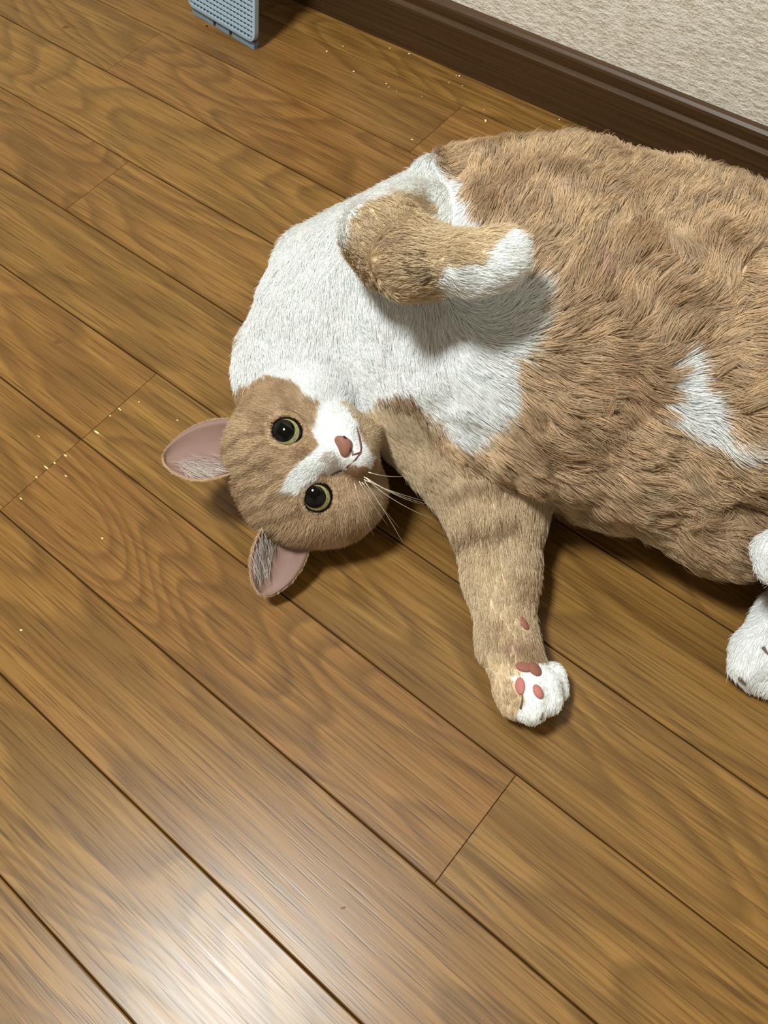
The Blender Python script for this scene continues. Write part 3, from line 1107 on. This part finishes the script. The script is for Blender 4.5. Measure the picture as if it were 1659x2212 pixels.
def strands(n):
    p, nn = sample(n)
    c, gi, dd, px, L, de = coat(p, 5.0)
    # direction of growth
    d = dd.copy()
    t = gi == 0
    mid = 690 + (px[:, 0] - 1000) * .30
    s = np.clip((px[:, 1] - mid) / 140, -1, 1)
    flow = img_right * .55 + s[:, None] * img_down * .9
    chest = np.clip((1050 - px[:, 0]) / 150, 0, 1)[:, None]
    flow_c = -img_right * .15 + img_down * .9
    fl = flow * (1 - chest) + flow_c * chest
    d[t] = fl[t]
    th = gi == 4
    wh = (c.min(1) > .75) & t & (px[:, 0] < 1130)
    d[th] = (img_right * .8 + img_down * .5)
    h = gi == 1
    away = p - NOSE
    d[h] = away[h] / np.linalg.norm(away[h], axis=1)[:, None]
    root = (gi == 3) & (p[:, 2] < .145)
    d[root] = flow_c
    ns = np.stack([value_noise(p, 45., 40 + k) - .5 for k in range(3)], 1)
    d = d / np.maximum(np.linalg.norm(d, axis=1), 1e-9)[:, None] + ns * np.where(h, .25, np.where(wh, .5, np.where(gi == 2, .5, 1.1)))[:, None]
    ns2 = np.stack([value_noise(p, 120., 50 + k) - .5 for k in range(3)], 1)
    d = d + ns2 * np.where(wh, .15, np.where(t | th, 1.1 - .8 * chest[:, 0], .2))[:, None]
    d -= nn * np.einsum('ij,ij->i', d, nn)[:, None]
    d /= np.maximum(np.linalg.norm(d, axis=1), 1e-9)[:, None]
    # length by region
    ln = np.full(n, .014)
    ln[t] = .0125 - .0045 * chest[t, 0]
    ln[th] = .013
    ln[wh] *= .75
    ln[gi == 2] = .0078
    low = (gi == 2) & (px[:, 1] > 1200)
    ln[low] = .0052
    ln[(gi == 2) & (px[:, 1] > 1420)] = .0024
    ln[gi == 3] = .0062
    ln[(gi == 3) & (px[:, 0] > 1000)] = .0042
    ln[root] = .0085
    ln[gi >= 5] = .0045
    ln[gi == 7] = .012
    hd = np.clip(np.linalg.norm(p - NOSE, axis=1) / .07, 0.12, 1)
    ln[h] = (.0009 + .0048 * hd)[h]
    ln[h & (de < .0150)] *= .30
    lift = np.where(h, .28, np.where(wh, .32, np.where(t | th, .50, .34)))
    return p, nn, d, ln, lift, c, gi, de


def curve_pts(p, nn, d, ln, lift):
    s = np.linspace(0, 1, NS)[None, :, None]
    return p[:, None] + ln[:, None, None] * (d[:, None] * (s * .80 + s * s * .2) + nn[:, None] * lift[:, None, None] * (s * 1.5 - s * s * .9))


N_STR, N_CL = 440000, 13000
cp, cnn, cd, cl, clift, cc, cgi, cde = strands(N_CL)
cpts = curve_pts(cp, cnn, cd, cl * 1.12, clift * 1.15)
kd = kdtree.KDTree(N_CL)
for i, q in enumerate(cp): kd.insert(q, i)
kd.balance()
p, nn, d, ln, lift, c, gi, de = strands(N_STR)
keep = de > EYE_R + .0006
for (pc, pr_) in PADS: keep &= np.linalg.norm(p - pc, axis=1) > pr_ * .78
Ln = (p - HC) @ HR
keep &= ~((np.abs(Ln[:, 0]) < .007) & (Ln[:, 1] > .028) & (np.abs(Ln[:, 2] + .0262) < .0048))
p, nn, d, ln, lift, c, gi = p[keep], nn[keep], d[keep], ln[keep], lift[keep], c[keep], gi[keep]
n = len(p)
ln = ln * rng.uniform(.65, 1.15, n)
lift = lift * rng.uniform(.7, 1.3, n)
d = d + rng.normal(0, .17, (n, 3))
pts = curve_pts(p, nn, d, ln, lift)
ki = np.fromiter((kd.find(q)[1] for q in p), np.int64, n)
kk = np.where(gi == 1, .15, np.where((gi == 0) | (gi == 4) | (gi == 7), .60, .35)) * np.where(cgi[ki] == gi, 1, 0)
kk = kk * np.where(c.min(1) > .75, .45, 1.0)
s = np.linspace(0, 1, NS)[None, :, None]
pts = pts + (cpts[ki] - pts) * (kk[:, None, None] * s ** 1.1)
pts[..., 2] = np.maximum(pts[..., 2], .0006)
tone = rng.uniform(.82, 1.10, (n, 1)) * (1 + (rng.random(N_CL)[ki][:, None] - .5) * np.where((gi == 0) | (gi == 4), .42, .12)[:, None])
white = (c.min(1) > .75)[:, None]
fc = np.where(white, c * (1 + (tone - .96) * .35), c * tone)
fc = np.clip(fc, 0, .93)
rad_root = np.where(gi == 1, .000105, np.where((gi == 0) | (gi == 4), .00017, .00014)) * rng.uniform(.8, 1.2, n)

# ear fur: fine short hair on the backs and rims, longer pale tufts inside
ep, ec, er = [], [], []
for (front, back, ns_, nt_, nrm), tufts in ((EAR_A, 260), (EAR_B, 260)):
    fr = np.array(front).reshape(nt_, ns_, 3); bk = np.array(back).reshape(nt_, ns_, 3)
    for _ in range(2600):
        rim = rng.random() < .45
        j = rng.random() * (nt_ - 1.001)
        i = (rng.choice([0, ns_ - 1.001]) if rim else rng.random() * (ns_ - 1.001))
        j0, i0 = int(j), int(i)
        q = bk[j0, i0] + (bk[j0 + 1, i0] - bk[j0, i0]) * (j - j0) + (bk[j0, i0 + 1] - bk[j0, i0]) * (i - i0)
        g_ = bk[j0 + 1, i0] - bk[j0, i0]
        g_ = g_ / max(1e-9, np.linalg.norm(g_))
        o_ = (fr[j0, i0] - fr[j0, ns_ // 2]) if rim else -nrm
        o_ = o_ / max(1e-9, np.linalg.norm(o_))
        dd_ = g_ + o_ * .35 + rng.normal(0, .15, 3)
        L_ = rng.uniform(.0018, .0036)
        sv = np.linspace(0, 1, NS)[:, None]
        ep.append(q + dd_ * L_ * sv)
        ec.append(TAN * rng.uniform(.75, 1.05)); er.append(.00013)
    for _ in range(tufts):
        j = rng.uniform(0, nt_ * .42); i = rng.uniform(ns_ * .5, ns_ * .98) if front is EAR_A[0] else rng.uniform(ns_ * .02, ns_ * .45)
        q = fr[int(j), int(i)]
        g_ = fr[nt_ - 1, ns_ // 2] - q
        g_ /= np.linalg.norm(g_)
        dd_ = g_ * .9 + nrm * rng.uniform(.1, .35) + rng.normal(0, .14, 3)
        L_ = rng.uniform(.008, .017)
        sv = np.linspace(0, 1, NS)[:, None]
        ep.append(q + dd_ * L_ * sv - nrm * .002 * sv ** 2)
        ec.append(np.array(lin(222, 212, 204)) * rng.uniform(.8, 1)); er.append(.00012)
pts = np.concatenate([pts, np.array(ep)])
fc = np.concatenate([fc, np.array(ec)])
rad_root = np.concatenate([rad_root, np.array(er)])
n = len(pts)

hc = bpy.data.hair_curves.new('fur')
hc.add_curves([NS] * n)
hc.attributes['position'].data.foreach_set('vector', pts.astype(np.float32).ravel())
prof_r = np.array([1.0, .95, .8, .55, .15])
rad = (rad_root[:, None] * prof_r[None]).astype(np.float32)
if 'radius' not in hc.attributes: hc.attributes.new('radius', 'FLOAT', 'POINT')
hc.attributes['radius'].data.foreach_set('value', rad.ravel())
fa = hc.attributes.new('fur_color', 'FLOAT_COLOR', 'CURVE')
fa.data.foreach_set('color', np.concatenate([fc, np.ones((n, 1))], 1).astype(np.float32).ravel())
hc.materials.append(M_FUR)
fur = bpy.data.objects.new('fur', hc)
col.objects.link(fur)
tag(fur, kind='stuff')
cat_part(fur)
print('CAT', len(V), 'verts', n, 'strands')
